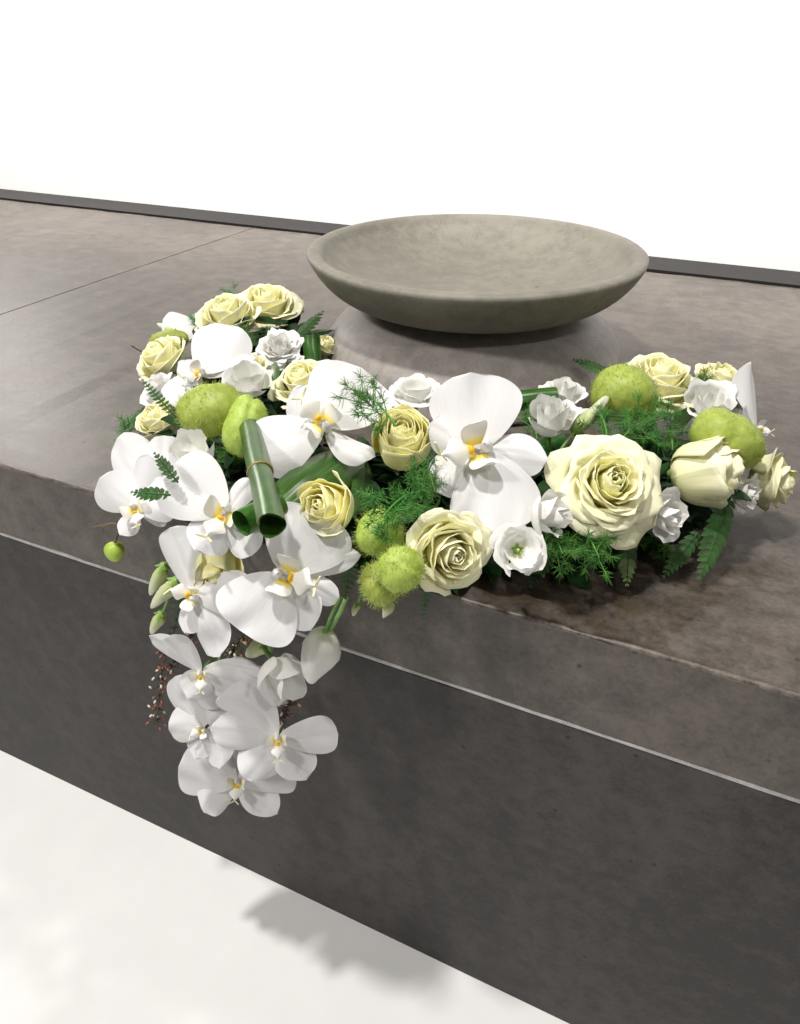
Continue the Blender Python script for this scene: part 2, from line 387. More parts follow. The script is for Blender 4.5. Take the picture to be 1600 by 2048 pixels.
# ------------------------------------------------------------------ bowl on its pedestal
BC = at_z(939, 726, 0)
bowl = thing('stone_bowl', 'big round concrete bowl on a flared pedestal standing behind the flowers', 'bowl', BC)
pp = [(.0, .0), (.176, .0), (.181, .004)] + [tuple(p) for p in bez([(.181, .006), (.176, .05), (.15, .066), (.10, .078)], np.linspace(0, 1, 18))] + [(.085, .082), (.0, .083)]
part('pedestal', lathe(pp, 96), M['ped'], bowl)
out = [tuple(p) for p in bez([(.06, .0838), (.128, .069), (.168, .090), (.187, .128)], np.linspace(0, 1, 22))]
bp_ = [(0, .0836)] + out + [(.189, .132), (.189, .1355), (.1865, .1375), (.178, .138), (.173, .135)] + [tuple(p) for p in bez([(.171, .130), (.145, .104), (.09, .092), (0, .090)], np.linspace(0, 1, 18))]
part('basin', lathe(bp_, 128), M['bowl'], bowl)

# ------------------------------------------------------------------ plant builders
def petal_fn(Rb, Rt, H, phi, hw, curl, tip=.25, wav=.03, seed=0, fold=.0, tuck=.08, base=.05, sag=0):
    r0 = np.random.default_rng(seed); ph = r0.uniform(0, 6.28, 6)
    def fn(U, V):
        au = np.abs(U)
        vm = 1 - tip * au ** 2.2 - .06 * np.sin(3 * U + ph[0]) * au
        t = V * vm
        b = bez([(base, 0), (max(Rb * 1.25, base), .02), (Rb, .62 * H), (Rt, H)], t)
        r, z = b[..., 0], b[..., 1]
        q = sstep(.62, 1.0, t)
        r = r + curl * q ** 1.6; z = z - curl * .75 * q ** 2.2
        e = sstep(.55, 1, au) * sstep(.35, .9, t)           # side margins roll back
        r = r + fold * e * .22; z = z - fold * e * .05
        w = wav * sstep(.4, 1, t) * (np.sin(4.3 * U + ph[1]) + .7 * np.sin(8.1 * U + ph[2]) + .5 * np.sin(13 * U + 5 * V + ph[3]))
        r = r * (1 + tuck * U) + w; z = z + w * .6 - sag * t * t
        wsh = .35 + .65 * np.sin(np.clip(t * 1.25, 0, 1) * np.pi / 2)
        a = phi + hw * U * wsh
        return r * np.cos(a), r * np.sin(a), z
    return fn
def stem_part(parent, L, r, m, bend=(0, 0)):
    t = np.linspace(0, 1, 6)
    pts = np.stack([bend[0] * t ** 2, bend[1] * t ** 2, -L * t], -1)
    part('stem', tube(pts, r, 6), m, parent)
def calyx_part(parent, s, r=.30, n=5, L=.5, m=None):
    gs = [lathe([(.001, -.10), (.08, -.09), (.12, -.03), (r * .72, .05), (r * .9, .13)], 14)]
    for i in range(n):
        a = 2 * np.pi * i / n + .3
        def fn(U, V, a=a):
            w = .12 * np.sin(np.pi * np.clip(V * .9 + .12, 0, 1)); rr = r * (.55 + 1.0 * V) ; z = .02 + L * V - .35 * L * V ** 2
            return rr * np.cos(a) - U * w * np.sin(a), rr * np.sin(a) + U * w * np.cos(a), z - .03 * (1 - U * U)
        gs.append(grid(fn, 5, 6))
    part('calyx', xf(join(gs), s=s), m or M['calyx'], parent)

def rose(label, x, y, n, size, z=None, d=None, roll=0, openness=.8, N=24, seed=0, name='rose', cat='rose',
         mats=None, guard=2, group='cream roses', shift=0.45, curl=.2, wav=.03, inner_h=.95, stem=1, tip=.22, Hs=1.0, qmin=0.0, pistil=0, hwk=1.0):
    """openness 0 = bud, 1 = fully blown. (x, y) is where the middle of the visible bloom sits in the photograph"""
    P = place(x, y, z, d); s = px(P, size) / 2; Rm = frame(n, roll)
    P0 = P
    th = thing(name, label, cat, P, Rm, group)
    mats = mats or (M['rose_in'], M['rose_mid'], M['rose_out'], M['rose_guard'])
    rr = np.random.default_rng(seed + 100)
    off = rr.uniform(0, 6.28)
    o = openness; geo = []
    for i in range(N):
        q = qmin + (1 - qmin) * (i / (N - 1)) ** 1.12
        phi = off + i * 2.39996 + rr.normal(0, .12)
        Rb = .10 + (.62 + .12 * o) * q ** .75
        Rt = .05 + (.30 + .75 * o) * q ** (1.0 + .5 * (1 - o)) + (.22 * (1 - o)) * q
        H = Hs * (inner_h + .16 * math.sin(min(q * 1.5, 1) * 2.6) - (.62 * o) * q ** 2.0 + rr.normal(0, .02))
        hw = hwk * (1.62 - .66 * q ** .6)
        cu = (curl * (.1 + q) if q > .22 else 0.0) * (.45 + o)
        k = 0 if q < .34 else (1 if q < .68 else 2)
        if i >= N - guard: k = 3
        g = grid(petal_fn(Rb, Rt, H, phi, hw, cu, tip=tip * (.35 + .75 * q), wav=wav * (.35 + q), seed=seed * 97 + i, fold=.25 + .9 * q * o if q > .3 else 0, tuck=.10 if q < .5 else .06), 13, 11)
        geo.append((g, mats[k]))
    allr = np.concatenate([np.hypot(g[0][:, 0], g[0][:, 1]) for g, _ in geo])
    s = s / np.percentile(allr, 98.5)
    P = P0 - Rm[:, 2] * s * shift; th.location = Vector([float(c) for c in P])
    for g, m_ in geo:
        o_ = part('petal', xf(g, s=s), m_, th)
        if name == 'rose':
            sm = o_.modifiers.new('thickness', 'SOLIDIFY'); sm.thickness = .012 * s; sm.offset = 0
    cs_ = .62 if openness > .45 else .95
    calyx_part(th, s * cs_, .32)
    if pistil:
        pt = lathe([(.001, .02), (.045, .05), (.05, .30), (.09, .36), (.085, .42), (.03, .45), (.001, .45)], 10)
        part('pistil', xf(pt, s=s * .8), M['pistil'], th)
    if stem: stem_part(th, .012 + .3 * s, .0020, M['stem'])
    return th
def lisi(label, x, y, n, size, z=None, d=None, N=9, openness=.9, seed=0, curl=.22, wav=.045, stem=1, **k):
    w = M['white_rose']
    return rose(label, x, y, n, size, z, d, openness=openness, N=N, seed=seed, name='lisianthus', cat='flower', mats=(w, w, w, w),
                group='white lisianthus blooms', curl=curl, wav=wav, stem=stem, guard=0, **k)
def lisi_bud(label, x0, y0, x1, y1, width, z=None, d=None, z1=None, d1=None, twist=2.4, mat_='lisi_bud', name='lisianthus_bud', group='pale green lisianthus buds', open_=0.0, cal=1.0):
    A = place(x0, y0, z, d); B = place(x1, y1, z1 if z1 is not None else z, d1 if d1 is not None else d)
    L = np.linalg.norm(B - A); zc = (B - A) / L
    xa = unit(np.cross(zc, FW)); Rm = np.stack([xa, np.cross(zc, xa), zc], 1)
    th = thing(name, label, 'flower bud', A, Rm, group)
    w = px(A, width) / 2
    def wob(r, zz, th_, v):
        f = 1 + .16 * np.sin(3 * (th_ + twist * v)) * sstep(.15, .5, v)
        return r * f, zz
    prof = [(.02, -.02), (.5, .02), (.78, .12), (.98, .28), (1.0, .42), (.86, .6), (.6 + open_ * .3, .78), (.34 + open_ * .6, .92), (.08 + open_ * .7, 1.0)]
    g = lathe([(a * w, b * L) for a, b in prof], 18, wob)
    part('bud_petals', g, M[mat_], th)
    calyx_part(th, w * 2.0 * cal, .42, 5, .85)
    stem_part(th, .03, .0013, M['stem'], (rng.normal(0, .006), rng.normal(0, .006)))
    return th

def orchid(label, x, y, n, lipdir, pets, seps, z=None, d=None, seed=0, lip=66, mat_='orchid'):
    """pets and seps: (direction in the photograph in degrees, length, half width, bend toward the viewer, cup); lengths in photo pixels"""
    P = place(x, y, z, d); u = px(P, 1.0); Rm = frame(n, lipdir + 90)      # local -Y is the way the lip points
    th = thing('orchid', label, 'orchid', P, Rm, 'white moth orchids')
    r0 = np.random.default_rng(seed + 500); mo = M[mat_]
    def tepal(name, ang, L, Wd, bnd, cup, z0):
        a_ = R_(ang - lipdir - 90); ca, sa = math.cos(a_), math.sin(a_); p = r0.uniform(0, 6.28, 6)
        pet = name == 'petal'; sk = r0.normal(0, .05); fr = r0.uniform(.010, .022) * (1.4 if pet else .6)
        vv = np.linspace(0, 1, 200); ex = (.66, 3.0, .5) if pet else (.62, 2.6, .5)
        W0 = lambda v: np.clip(1 - v ** 6, 0, 1)
        prof = lambda v: np.clip(v, 1e-5, 1) ** ex[0] * np.clip(1 - v ** ex[1], 0, 1) ** ex[2]
        nm = prof(vv).max()
        def fn(U, V):
            v = np.sin(V * np.pi / 2) * .6 + V * .4
            w = Wd * prof(v) / nm + .025 * L * (1 - v)
            l = w * U
            a = L * (.01 + v) * (1 + .03 * np.sin(2.2 * W0(v) * U + p[2]) * v) - .10 * L * np.abs(U) ** 2.5 * v * (0 if pet else .5)
            W_ = l / Wd
            zz = z0 + bnd * L * v ** 1.7 - cup * l * l / Wd
            zz = zz + Wd * (.09 * np.sin(3.1 * W_ + p[0] + 1.5 * v) * v + .06 * np.sin(5 * v + p[1]) * W_ + .045 * np.sin(7 * W_ + 3 * v + p[4]) * v ** 2)
            zz = zz - .05 * L * np.exp(-(U / .11) ** 2) * v * (1 - v) * 1.2
            l = l + sk * L * np.sin(v * np.pi)
            return a * ca - l * sa, a * sa + l * ca, zz
        part(name, xf(grid(fn, 19, 19), s=u), mo, th)
    for i, q in enumerate(seps): tepal('sepal', q[0], q[1], q[2], q[3] if len(q) > 3 else .05, q[4] if len(q) > 4 else .35, -5 - 2.2 * i)
    for i, q in enumerate(pets): tepal('petal', q[0], q[1], q[2], q[3] if len(q) > 3 else .03, q[4] if len(q) > 4 else .18, 1.2 + 2.5 * i)
    if lip:
        ls = u * lip / .27
        for sd in (-1, 1):
            def fn(U, V, sd=sd):
                w = .066 * np.sin(np.pi * np.clip(V * .84 + .14, 0, 1)) ** .7
                aa = V * 2.0
                xx = sd * (.026 + .080 * np.sin(aa) ** .9); zz = .03 + .075 * V + .05 * np.sin(aa * .8) - .25 * U * U * w
                yy = -.030 + U * w + .040 * V
                return xx, yy, zz
            part('side_lobe', xf(grid(fn, 9, 9), s=ls), M['orchid_lip'], th)
        def mid(U, V):
            w = .030 + .050 * np.exp(-((V - .50) / .2) ** 2); w = w * (1 - .80 * sstep(.6, 1, V))
            yy = -.035 - .19 * V + .03 * V * V; zz = .035 + .10 * np.sin(V * 2.0) - .25 * (U * w) ** 2 / .05 + .012 * np.cos(U * 2)
            return U * w, yy, zz
        lp = part('lip', xf(grid(mid, 9, 13), s=ls), M['orchid_lip'], th)
        for sd in (-1, 1):
            t = np.linspace(0, 1, 14)
            pts = np.stack([sd * (.008 + .050 * np.sin(t * 3.9)), -.20 - .050 * t + .075 * t * t, .12 + .05 * np.sin(t * 4.2) + .02 * t], -1)
            part('tendril', xf(tube(pts, np.linspace(.0065, .003, 14), 5), s=ls), M['tendril'], lp)
        b = lathe([(.001, -.03), (.022, -.022), (.030, 0), (.020, .022), (.001, .028)], 10)
        part('callus', xf((b[0] * [.8, .55, .7] + [0, -.05, .07], b[1], b[2]), s=ls), M['callus'], lp)
        t = np.linspace(0, 1, 9)
        col = tube(np.stack([0 * t, .012 + .014 * np.sin(t * 3), .0 + .115 * t], -1), .030 * np.sqrt(np.clip(1 - (t - .45) ** 2 * 3.2, .02, 1)), 10)
        part('column', xf(col, s=ls), mo, th)
    t = np.linspace(0, 1, 6)
    part('stem', xf(tube(np.stack([4 * t, -6 * t ** 2, -8 - 60 * t], -1), 3.2, 6), s=u), M['stem'], th)
    return th

def uvsphere(k=40, n=24):
    th = np.linspace(0, np.pi, n)
    return lathe([(max(math.sin(a), .002), -math.cos(a)) for a in th], k)
def balloon(label, x, y, wpx, hpx, z=None, d=None, ang=0, seed=0, hair=1.0, crease=.10, nh=620, hl=.17):
    P = place(x, y, z, d); a, b = px(P, wpx) / 2, px(P, hpx) / 2
    th = thing('balloon_fruit', label, 'seed pod', P, frame((0, 0, 1), ang), 'hairy green balloon seed pods')
    r0 = np.random.default_rng(seed + 900); ph = r0.uniform(0, 6.28, 8)
    c = unit(r0.normal(0, 1, 3) * [1, .4, .6]); c2 = unit(np.cross(c, [.2, 1, .3]))
    S = np.array([a, b, min(a, b) * 1.0])
    def disp(p):
        f = 1 - crease * np.exp(-((p @ c2) / .10) ** 2) * (.5 + .5 * (p @ c)) - crease * .6 * np.exp(-((p @ c + .3) / .12) ** 2)
        f = f + .035 * np.sin(3.1 * p[:, 0] + 2.2 * p[:, 1] + ph[0]) + .03 * np.sin(4.5 * p[:, 1] - 3.7 * p[:, 2] + ph[1]) + .012 * np.sin(11 * p[:, 0] + ph[2]) * np.sin(10 * p[:, 1] + ph[3])
        return p * f[:, None]
    v, f, uv = uvsphere()
    part('pod', (disp(v) * S, f, uv), M['ball'], th)
    q = r0.normal(0, 1, (nh, 3)); q /= np.linalg.norm(q, axis=1)[:, None]
    p0 = disp(q) * S; nrm = q / S; nrm /= np.linalg.norm(nrm, axis=1)[:, None]
    Lh = hair * hl * min(a, b) * r0.uniform(.45, 1.25, nh)
    tn = np.cross(nrm, r0.normal(0, 1, (nh, 3))); tn /= np.linalg.norm(tn, axis=1)[:, None]
    p1 = p0 + nrm * (Lh * .55)[:, None] + tn * (Lh * .12)[:, None]
    p2 = p0 + nrm * (Lh * .95)[:, None] + tn * (Lh * .42)[:, None]
    w = .00014; b2 = np.cross(nrm, tn)
    vs, fs = [], []
    ring = lambda pc, r: [pc + r * (tn * math.cos(k) + b2 * math.sin(k)) for k in (0, 2.094, 4.189)]
    allv = np.stack(ring(p0, w * 1.3) + ring(p1, w) + ring(p2, w * .35), 1)   # nh,9,3
    base = np.arange(nh)[:, None, None] * 9
    fq = np.array([[i + 3 * j, (i + 1) % 3 + 3 * j, (i + 1) % 3 + 3 * (j + 1), i + 3 * (j + 1)] for j in (0, 1) for i in range(3)])
    part('bristles', (allv.reshape(-1, 3), (base + fq[None]).reshape(-1, 4), np.zeros((nh * 9, 2))), M['bristle'], th, kind='stuff')
    stem_part(th, .0 + b * 1.2 + .012, .0012, M['stem'])
    th.children[-1].rotation_euler = (R_(35), 0, 0)
    return th

def needles(pts, dirs, L, r0, w=.00022, k=3):
    n = len(pts); dirs = dirs / np.linalg.norm(dirs, axis=1)[:, None]
    a = np.cross(dirs, r0.normal(0, 1, (n, 3))); a /= np.linalg.norm(a, axis=1)[:, None]; b = np.cross(dirs, a)
    e = pts + dirs * L[:, None]; m = pts + dirs * (L * .6)[:, None] + a * (L * .05)[:, None]
    rg = lambda c, r: [c + r * (a * math.cos(q) + b * math.sin(q)) for q in (0, 2.094, 4.189)]
    V = np.stack(rg(pts, w) + rg(m, w * .9) + rg(e, w * .2), 1)
    fq = np.array([[i + 3 * j, (i + 1) % 3 + 3 * j, (i + 1) % 3 + 3 * (j + 1), i + 3 * (j + 1)] for j in (0, 1) for i in range(3)])
    return V.reshape(-1, 3), (np.arange(n)[:, None, None] * 9 + fq[None]).reshape(-1, 4), np.zeros((n * 9, 2))
def asparagus(label, x0, y0, x1, y1, spread, z=None, d=None, seed=0, tufts=12, nl=24, lpx=17, z1=None, d1=None):
    A = place(x0, y0, z, d); B = place(x1, y1, z1 if z1 is not None else z, d1 if d1 is not None else d)
    th = thing('asparagus_fern', label, 'fern', A, None, 'feathery asparagus fern sprigs')
    tufts = int(tufts * 1.7); r0 = np.random.default_rng(seed + 40); ax = B - A; sp = px(B, spread); ln = px(B, lpx)
    t = np.linspace(0, 1, 8)
    stems = [tube(np.stack([ax[i] * t + .006 * np.sin(t * 3) * (i == 2) for i in range(3)], -1), np.linspace(.0009, .0005, 8), 5)]
    P, Dn, Ls = [], [], []
    for k in range(tufts):
        tt = r0.uniform(.12, 1.0); b = ax * tt
        o = (RT * r0.normal(0, .5) + UP * r0.normal(0, .5) - FW * r0.uniform(-.25, .45)) * sp * (.45 + .55 * math.sin(tt * 2.6))
        c = b + o + ax * .10
        stems.append(tube(np.stack([b, b + o * .5 + ax * .02, c]), .0004, 4))
        axs = unit(o + ax * .3 + 1e-6)
        for j in range(nl):
            dd = unit(r0.normal(0, 1, 3)) + axs * .55
            P.append(c + axs * ln * r0.uniform(-.5, .5)); Dn.append(dd); Ls.append(ln * r0.uniform(.6, 1.25))
    part('stem', join(stems), M['needle'], th)
    part('needles', needles(np.array(P), np.array(Dn), np.array(Ls), r0), M['needle'], th, kind='stuff')
    return th

def leaflet_geo():
    def fn(U, V):
        w = .20 * np.sin(np.pi * np.clip(V, 0, 1) ** .7) ** .8 * (1 + .22 * np.abs(((V * 6) % 1) - .5)) + .012 * (1 - V)
        return V, U * w, .05 * np.abs(U) * (1 - V) - .10 * V * V
    return grid(fn, 5, 13)
LEAFLET = mesh('leaflet', *leaflet_geo()[:2], M['fern'], leaflet_geo()[2])
LEAFLET_PALE = mesh('leaflet', *leaflet_geo()[:2], M['fern_tip'], leaflet_geo()[2])
def frond(label, x0, y0, x1, y1, wpx, z=None, d=None, z1=None, d1=None, pairs=11, nrm=(0, .3, 1), sag=.0, pale=0, flat=False, seed=0, lw=1.3):
    A = place(x0, y0, z, d); B = place(x1, y1, z1 if z1 is not None else z, d1 if d1 is not None else d)
    th = thing('fern_frond', label, 'fern', A, None, 'dark leather fern fronds')
    ax = B - A; L = np.linalg.norm(ax); X = ax / L
    zz = np.array([0, 0, 1.0]) if flat else unit(RT * nrm[0] + UP * nrm[1] - FW * nrm[2])
    Y = unit(np.cross(zz, X)); Z = np.cross(X, Y); w = px(B, wpx) / 2
    r0 = np.random.default_rng(seed)
    t = np.linspace(0, 1, 10)
    part('rachis', tube(ax[None] * t[:, None] + Z[None] * (sag * L * np.sin(t * np.pi))[:, None], np.linspace(.0008, .0003, 10), 5), M['fern'], th)
    for i in range(pairs):
        tt = .06 + .90 * i / (pairs - 1)
        ll = w * (1.0 * math.sin(min(1, tt * 1.25 + .25) * math.pi * .5)) * (1 - tt ** 2.2 * .88) * 1.12
        for sd in (-1, 1):
            a = R_(58 - 22 * tt) * sd + r0.normal(0, .06)
            dx = X * math.cos(a) + Y * math.sin(a); dz = unit(Z + dx * r0.normal(-.12, .10)); dy = np.cross(dz, dx); dz = np.cross(dx, dy)
            o = link('leaflet', LEAFLET_PALE if tt > 1 - pale else LEAFLET, th)
            Mx = Matrix.Identity(4); base = ax * tt + Z * sag * L * math.sin(tt * math.pi)
            for r in range(3):
                Mx[r][0] = float(dx[r] * ll); Mx[r][1] = float(dy[r] * ll * lw); Mx[r][2] = float(dz[r] * ll); Mx[r][3] = float(base[r])
            o.matrix_local = Mx
    return th

def roll_leaf(label, x0, y0, x1, y1, rpx, z=None, d=None, z1=None, d1=None, turns=1.35, taper=1.0, start=0, ring=None, dark=False, bow=0):
    A = place(x0, y0, z, d); B = place(x1, y1, z1 if z1 is not None else z, d1 if d1 is not None else d)
    ax = B - A; L = np.linalg.norm(ax); Z = ax / L; Xv = unit(np.cross(Z, FW)); Yv = np.cross(Z, Xv)
    th = thing('rolled_leaf', label, 'leaf', A, np.stack([Xv, Yv, Z], 1), 'rolled glossy aspidistra leaves')
    r = px((A + B) / 2, rpx)
    def fn(U, V):
        t = (U + 1) / 2; a = start + t * turns * 2 * np.pi
        rr = r * (.90 + .14 * t * turns) * (taper + (1 - taper) * (1 - V)) * (1 + .02 * np.sin(9 * V + 2 * a))
        cut = L * (V + .012 * np.sin(a * 2 + 1) * np.where(V > .5, 1, -1))
        return rr * np.cos(a) , rr * np.sin(a) + bow * L * np.sin(V * np.pi), cut
    part('leaf_blade', grid(fn, 56, 16), M['roll'], th)
    if ring is not None:
        a = np.linspace(0, 2 * np.pi, 33); rr = r * 1.10
        for dz in (0, .0011):
            part('binding', tube(np.stack([rr * np.cos(a), rr * np.sin(a), np.full(33, L * ring) + dz + .002 * np.sin(a)], -1), .0006, 6), M['wire'], th)
    return th
def broad_leaf(label, x0, y0, x1, y1, wpx, z=None, d=None, z1=None, d1=None, nrm=(0, .4, 1), curlv=.5, sag=.1, mat_='roll'):
    A = place(x0, y0, z, d); B = place(x1, y1, z1 if z1 is not None else z, d1 if d1 is not None else d)
    th = thing('green_leaf', label, 'leaf', A, None, 'broad dark green leaves')
    ax = B - A; L = np.linalg.norm(ax); X = ax / L; zz = unit(RT * nrm[0] + UP * nrm[1] - FW * nrm[2])
    Y = unit(np.cross(zz, X)); Z = np.cross(X, Y); w = px(B, wpx) / 2
    def fn(U, V):
        ww = w * np.sin(np.pi * np.clip(V * .93 + .05, 0, 1) ** .8) ** .75
        a = L * V; l = ww * U; h = -curlv * l * l / w + sag * L * np.sin(V * np.pi) - .10 * w * np.exp(-(U / .08) ** 2)
        return [X[i] * a + Y[i] * l + Z[i] * h for i in range(3)]
    part('leaf_blade', grid(fn, 15, 20), M[mat_], th)
    return th
def heath(label, pts, z=None, d=None, seed=0, nb=26):
    Ps = [place(x, y, z, d) for x, y in pts]; A = Ps[0]
    th = thing('heath_sprig', label, 'sprig', A, None, 'thin heath sprigs'); r0 = np.random.default_rng(seed)
    Q = np.array(Ps) - A
    t = np.linspace(0, len(Q) - 1, 14); C = np.stack([np.interp(t, np.arange(len(Q)), Q[:, i]) for i in range(3)], -1)
    st = [tube(C, .0007, 5)]; fl_, fw, nd = [], [], []
    s0 = uvsphere(8, 6)
    for k in range(nb):
        c = C[r0.integers(2, 14)]; dd = unit(r0.normal(0, 1, 3) + [0, 0, -.5]); e = c + dd * r0.uniform(.004, .012)
        st.append(tube(np.stack([c, (c + e) / 2 + r0.normal(0, .0006, 3), e]), .0004, 4))
        M3 = np.stack([np.cross(dd, unit(np.cross(dd, [.3, .2, .9]))), unit(np.cross(dd, [.3, .2, .9])), dd], 1)
        g = xf((s0[0] * [.0011, .0011, .0019], s0[1], s0[2]), M3, e)
        (fl_ if r0.random() < .66 else fw).append(g)
    P = C[r0.integers(1, 14, 120)]; Dn = r0.normal(0, 1, (120, 3)) + [0, 0, -.4]
    part('stem', join(st), M['brown'], th)
    part('florets', join(fl_), M['heath'], th, kind='stuff')
    part('florets', join(fw), M['heath_w'], th, kind='stuff')
    part('needles', needles(P, Dn, r0.uniform(.003, .007, 120), r0, .0003), M['bed'], th, kind='stuff')
    return th
# ------------------------------------------------------------------ foam base and the bed of leaves under the blooms
path = [(600, 720, .0), (500, 790, .0), (440, 900, .0), (520, 1010, .0), (680, 1060, .0), (850, 1085, .0), (1020, 1085, .0), (1200, 1050, .0), (1350, 1000, .0), (1440, 955, .0)]
PC = np.array([at_z(*p) for p in path])
tt = np.linspace(0, len(PC) - 1, 40); PCs = np.stack([np.interp(tt, np.arange(len(PC)), PC[:, i]) for i in range(3)], -1)
for _ in range(3): PCs[1:-1] = (PCs[:-2] + 2 * PCs[1:-1] + PCs[2:]) / 4
def foamgeo():
    T = np.gradient(PCs, axis=0); T /= np.linalg.norm(T, axis=1)[:, None]; S = np.cross(T, [0, 0, 1])
    k = 13; a = np.linspace(0, np.pi, k); n = len(PCs)
    en = np.clip(np.minimum(np.arange(n), n - 1 - np.arange(n)) / 3, .05, 1)
    V = PCs[:, None] + S[:, None] * (np.cos(a)[None, :, None] * .040 * en[:, None, None]) + np.array([0, 0, 1.0]) * (np.sin(a)[None, :, None] ** .7 * .034 * en[:, None, None] + .001)
    V += rng.normal(0, .001, V.shape)
    idx = np.arange(n * k).reshape(n, k)
    f = np.stack([idx[:-1, :-1], idx[1:, :-1], idx[1:, 1:], idx[:-1, 1:]], -1).reshape(-1, 4)
    V[..., 2] = np.maximum(V[..., 2], .0008)
    return V.reshape(-1, 3), f, None
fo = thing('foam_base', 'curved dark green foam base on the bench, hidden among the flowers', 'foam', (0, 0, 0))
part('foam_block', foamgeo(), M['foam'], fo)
def leafbed(n, spread, zmax, name, m, L=(.018, .042), cen=PCs, zmin=.004, drop=0):
    r0 = np.random.default_rng(3); gs = []
    def fn(U, V):
        w = .26 * np.sin(np.pi * np.clip(V * .95 + .03, 0, 1)) ** .8
        return V, U * w, .07 * np.abs(U) - .25 * V * V
    g = grid(fn, 3, 6)
    for i in range(n):
        c = cen[r0.integers(0, len(cen))] + np.array([r0.normal(0, spread), r0.normal(0, spread), 0])
        c[2] = max(zmin, r0.uniform(zmin, zmax)) + drop
        dx = unit(np.array([r0.normal(), r0.normal(), r0.uniform(-.3, .6)])); a = unit(np.cross([r0.normal() * .4, r0.normal() * .4, 1], dx)); R3 = np.stack([dx, a, np.cross(dx, a)], 1)
        q = xf(g, R3, c, s=1); l = r0.uniform(*L)
        v = (g[0] * l) @ R3.T + c
        inside = c[1] > EDGE - .004
        if inside or drop: v[:, 2] = np.where((v[:, 1] > EDGE - .003), np.maximum(v[:, 2], .0015 + .0005 * r0.random()), v[:, 2])
        gs.append((v, g[1], g[2]))
    o = link(name, mesh(name, *join(gs)[:2], m, join(gs)[2])); o['kind'] = 'stuff'; return o
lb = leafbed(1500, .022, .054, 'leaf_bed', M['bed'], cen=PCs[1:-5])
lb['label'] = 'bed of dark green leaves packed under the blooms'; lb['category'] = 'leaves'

# ------------------------------------------------------------------ orchids
orchid('white moth orchid in the middle of the row, its lip full of yellow and orange', 963, 900, (-.10, .14, 1), 195,
       [(97, 152, 94, .03, .14), (-78, 168, 90, .03, .12)], [(-10, 130, 42), (152, 118, 42), (222, 128, 46)], z=.098, seed=1, lip=112)
orchid('white moth orchid lying tilted up above the bound leaf roll, fern lying over its petal', 650, 856, (.0, .30, 1), 132,
       [(58, 142, 92, .10, .10), (197, 156, 66, .02, .32)], [(-33, 122, 27), (120, 110, 42)], z=.094, seed=2, lip=88)
orchid('white moth orchid with an upright oval petal at the upper left of the spray', 404, 750, (-.05, .35, .95), 215,
       [(71, 124, 64, .05, .20), (222, 84, 40)], [(20, 116, 19, .1), (150, 60, 28)], z=.083, seed=3, lip=50)
orchid('white moth orchid on the bench edge by the bound leaf roll, orange throat showing', 454, 1024, (-.05, .15, 1), 245,
       [(149, 152, 74, .03, .2), (-58, 100, 36)], [(232, 100, 48), (52, 88, 24, .1), (-20, 70, 30)], z=.080, seed=4, lip=84)
orchid('white moth orchid straight below the open end of the leaf roll, yellow throat rightward', 566, 1149, (.04, .08, 1), -18,
       [(63, 146, 94, .02, .12), (232, 142, 88, .02, .14)], [(14, 160, 28, -.05), (-26, 130, 26, -.1), (-64, 122, 40)], d=.075, seed=5, lip=98)
orchid('white moth orchid seen from the side, its lip pointing left, above the trailing tail', 393, 1193, (-.40, .0, .92), 160,
       [(112, 150, 52, .16, .45), (-6, 132, 50, -.02, .25)], [(-64, 128, 40, .02, .4), (248, 84, 32)], d=.085, seed=6, lip=62)
orchid('small white moth orchid farthest left, hanging over the bench edge by a green bud', 272, 1016, (-.10, .05, 1), -66,
       [(140, 92, 46, .12, .35), (15, 84, 46, .05)], [(79, 114, 29, .1, .35), (238, 66, 22), (-20, 70, 24)], d=.035, seed=7, lip=54)
orchid('translucent white moth orchid standing behind the leftmost bloom', 328, 962, (-.05, .30, 1), -80,
       [(139, 128, 46, .1, .3), (94, 96, 42, .05, .3)], [(60, 60, 30), (200, 60, 24)], z=.042, seed=8, lip=0)
orchid('white moth orchid facing down in the tail, with slender petals like blades', 402, 1344, (-.05, -.30, .95), 275,
       [(122, 104, 24, .2, .6), (-18, 165, 42, .05, .3)], [(140, 128, 21, .05), (2, 142, 17, .2), (240, 70, 34)], d=.078, seed=9, lip=44)
orchid('white moth orchid low in the tail with one petal stretched out to the right', 556, 1474, (.05, -.15, 1), 275,
       [(139, 150, 42, .08, .3), (3, 122, 40, .05, .3)], [(172, 132, 42), (-60, 108, 44), (235, 112, 46)], d=.075, seed=10, lip=50)
orchid('white moth orchid low in the tail, left side, one long petal reaching up', 408, 1458, (-.2, -.15, 1), 200,
       [(116, 120, 36, .08, .4), (182, 70, 38, .05)], [(-70, 84, 34), (250, 70, 32)], d=.08, seed=11, lip=34)
orchid('white moth orchid at the right end of the spray, seen edge on', 1512, 858, (.70, .1, .7), -10,
       [(100, 132, 44, .02, .5), (260, 60, 30)], [(150, 60, 24), (85, 120, 26, -.15)], z=.055, seed=12, lip=38)
orchid('greyish white orchid seen from behind, at the far left top of the spray', 408, 664, (.1, .3, .9), 250,
       [(160, 88, 32, -.1, .3), (60, 50, 26)], [(120, 50, 20)], z=.045, seed=13, lip=0)
orchid('white moth orchid at the very bottom end of the trailing tail', 476, 1560, (0, -.1, 1), 265,
       [(165, 118, 66), (15, 118, 66)], [(88, 100, 34), (225, 104, 36), (-45, 104, 36)], d=.055, seed=14, lip=46)

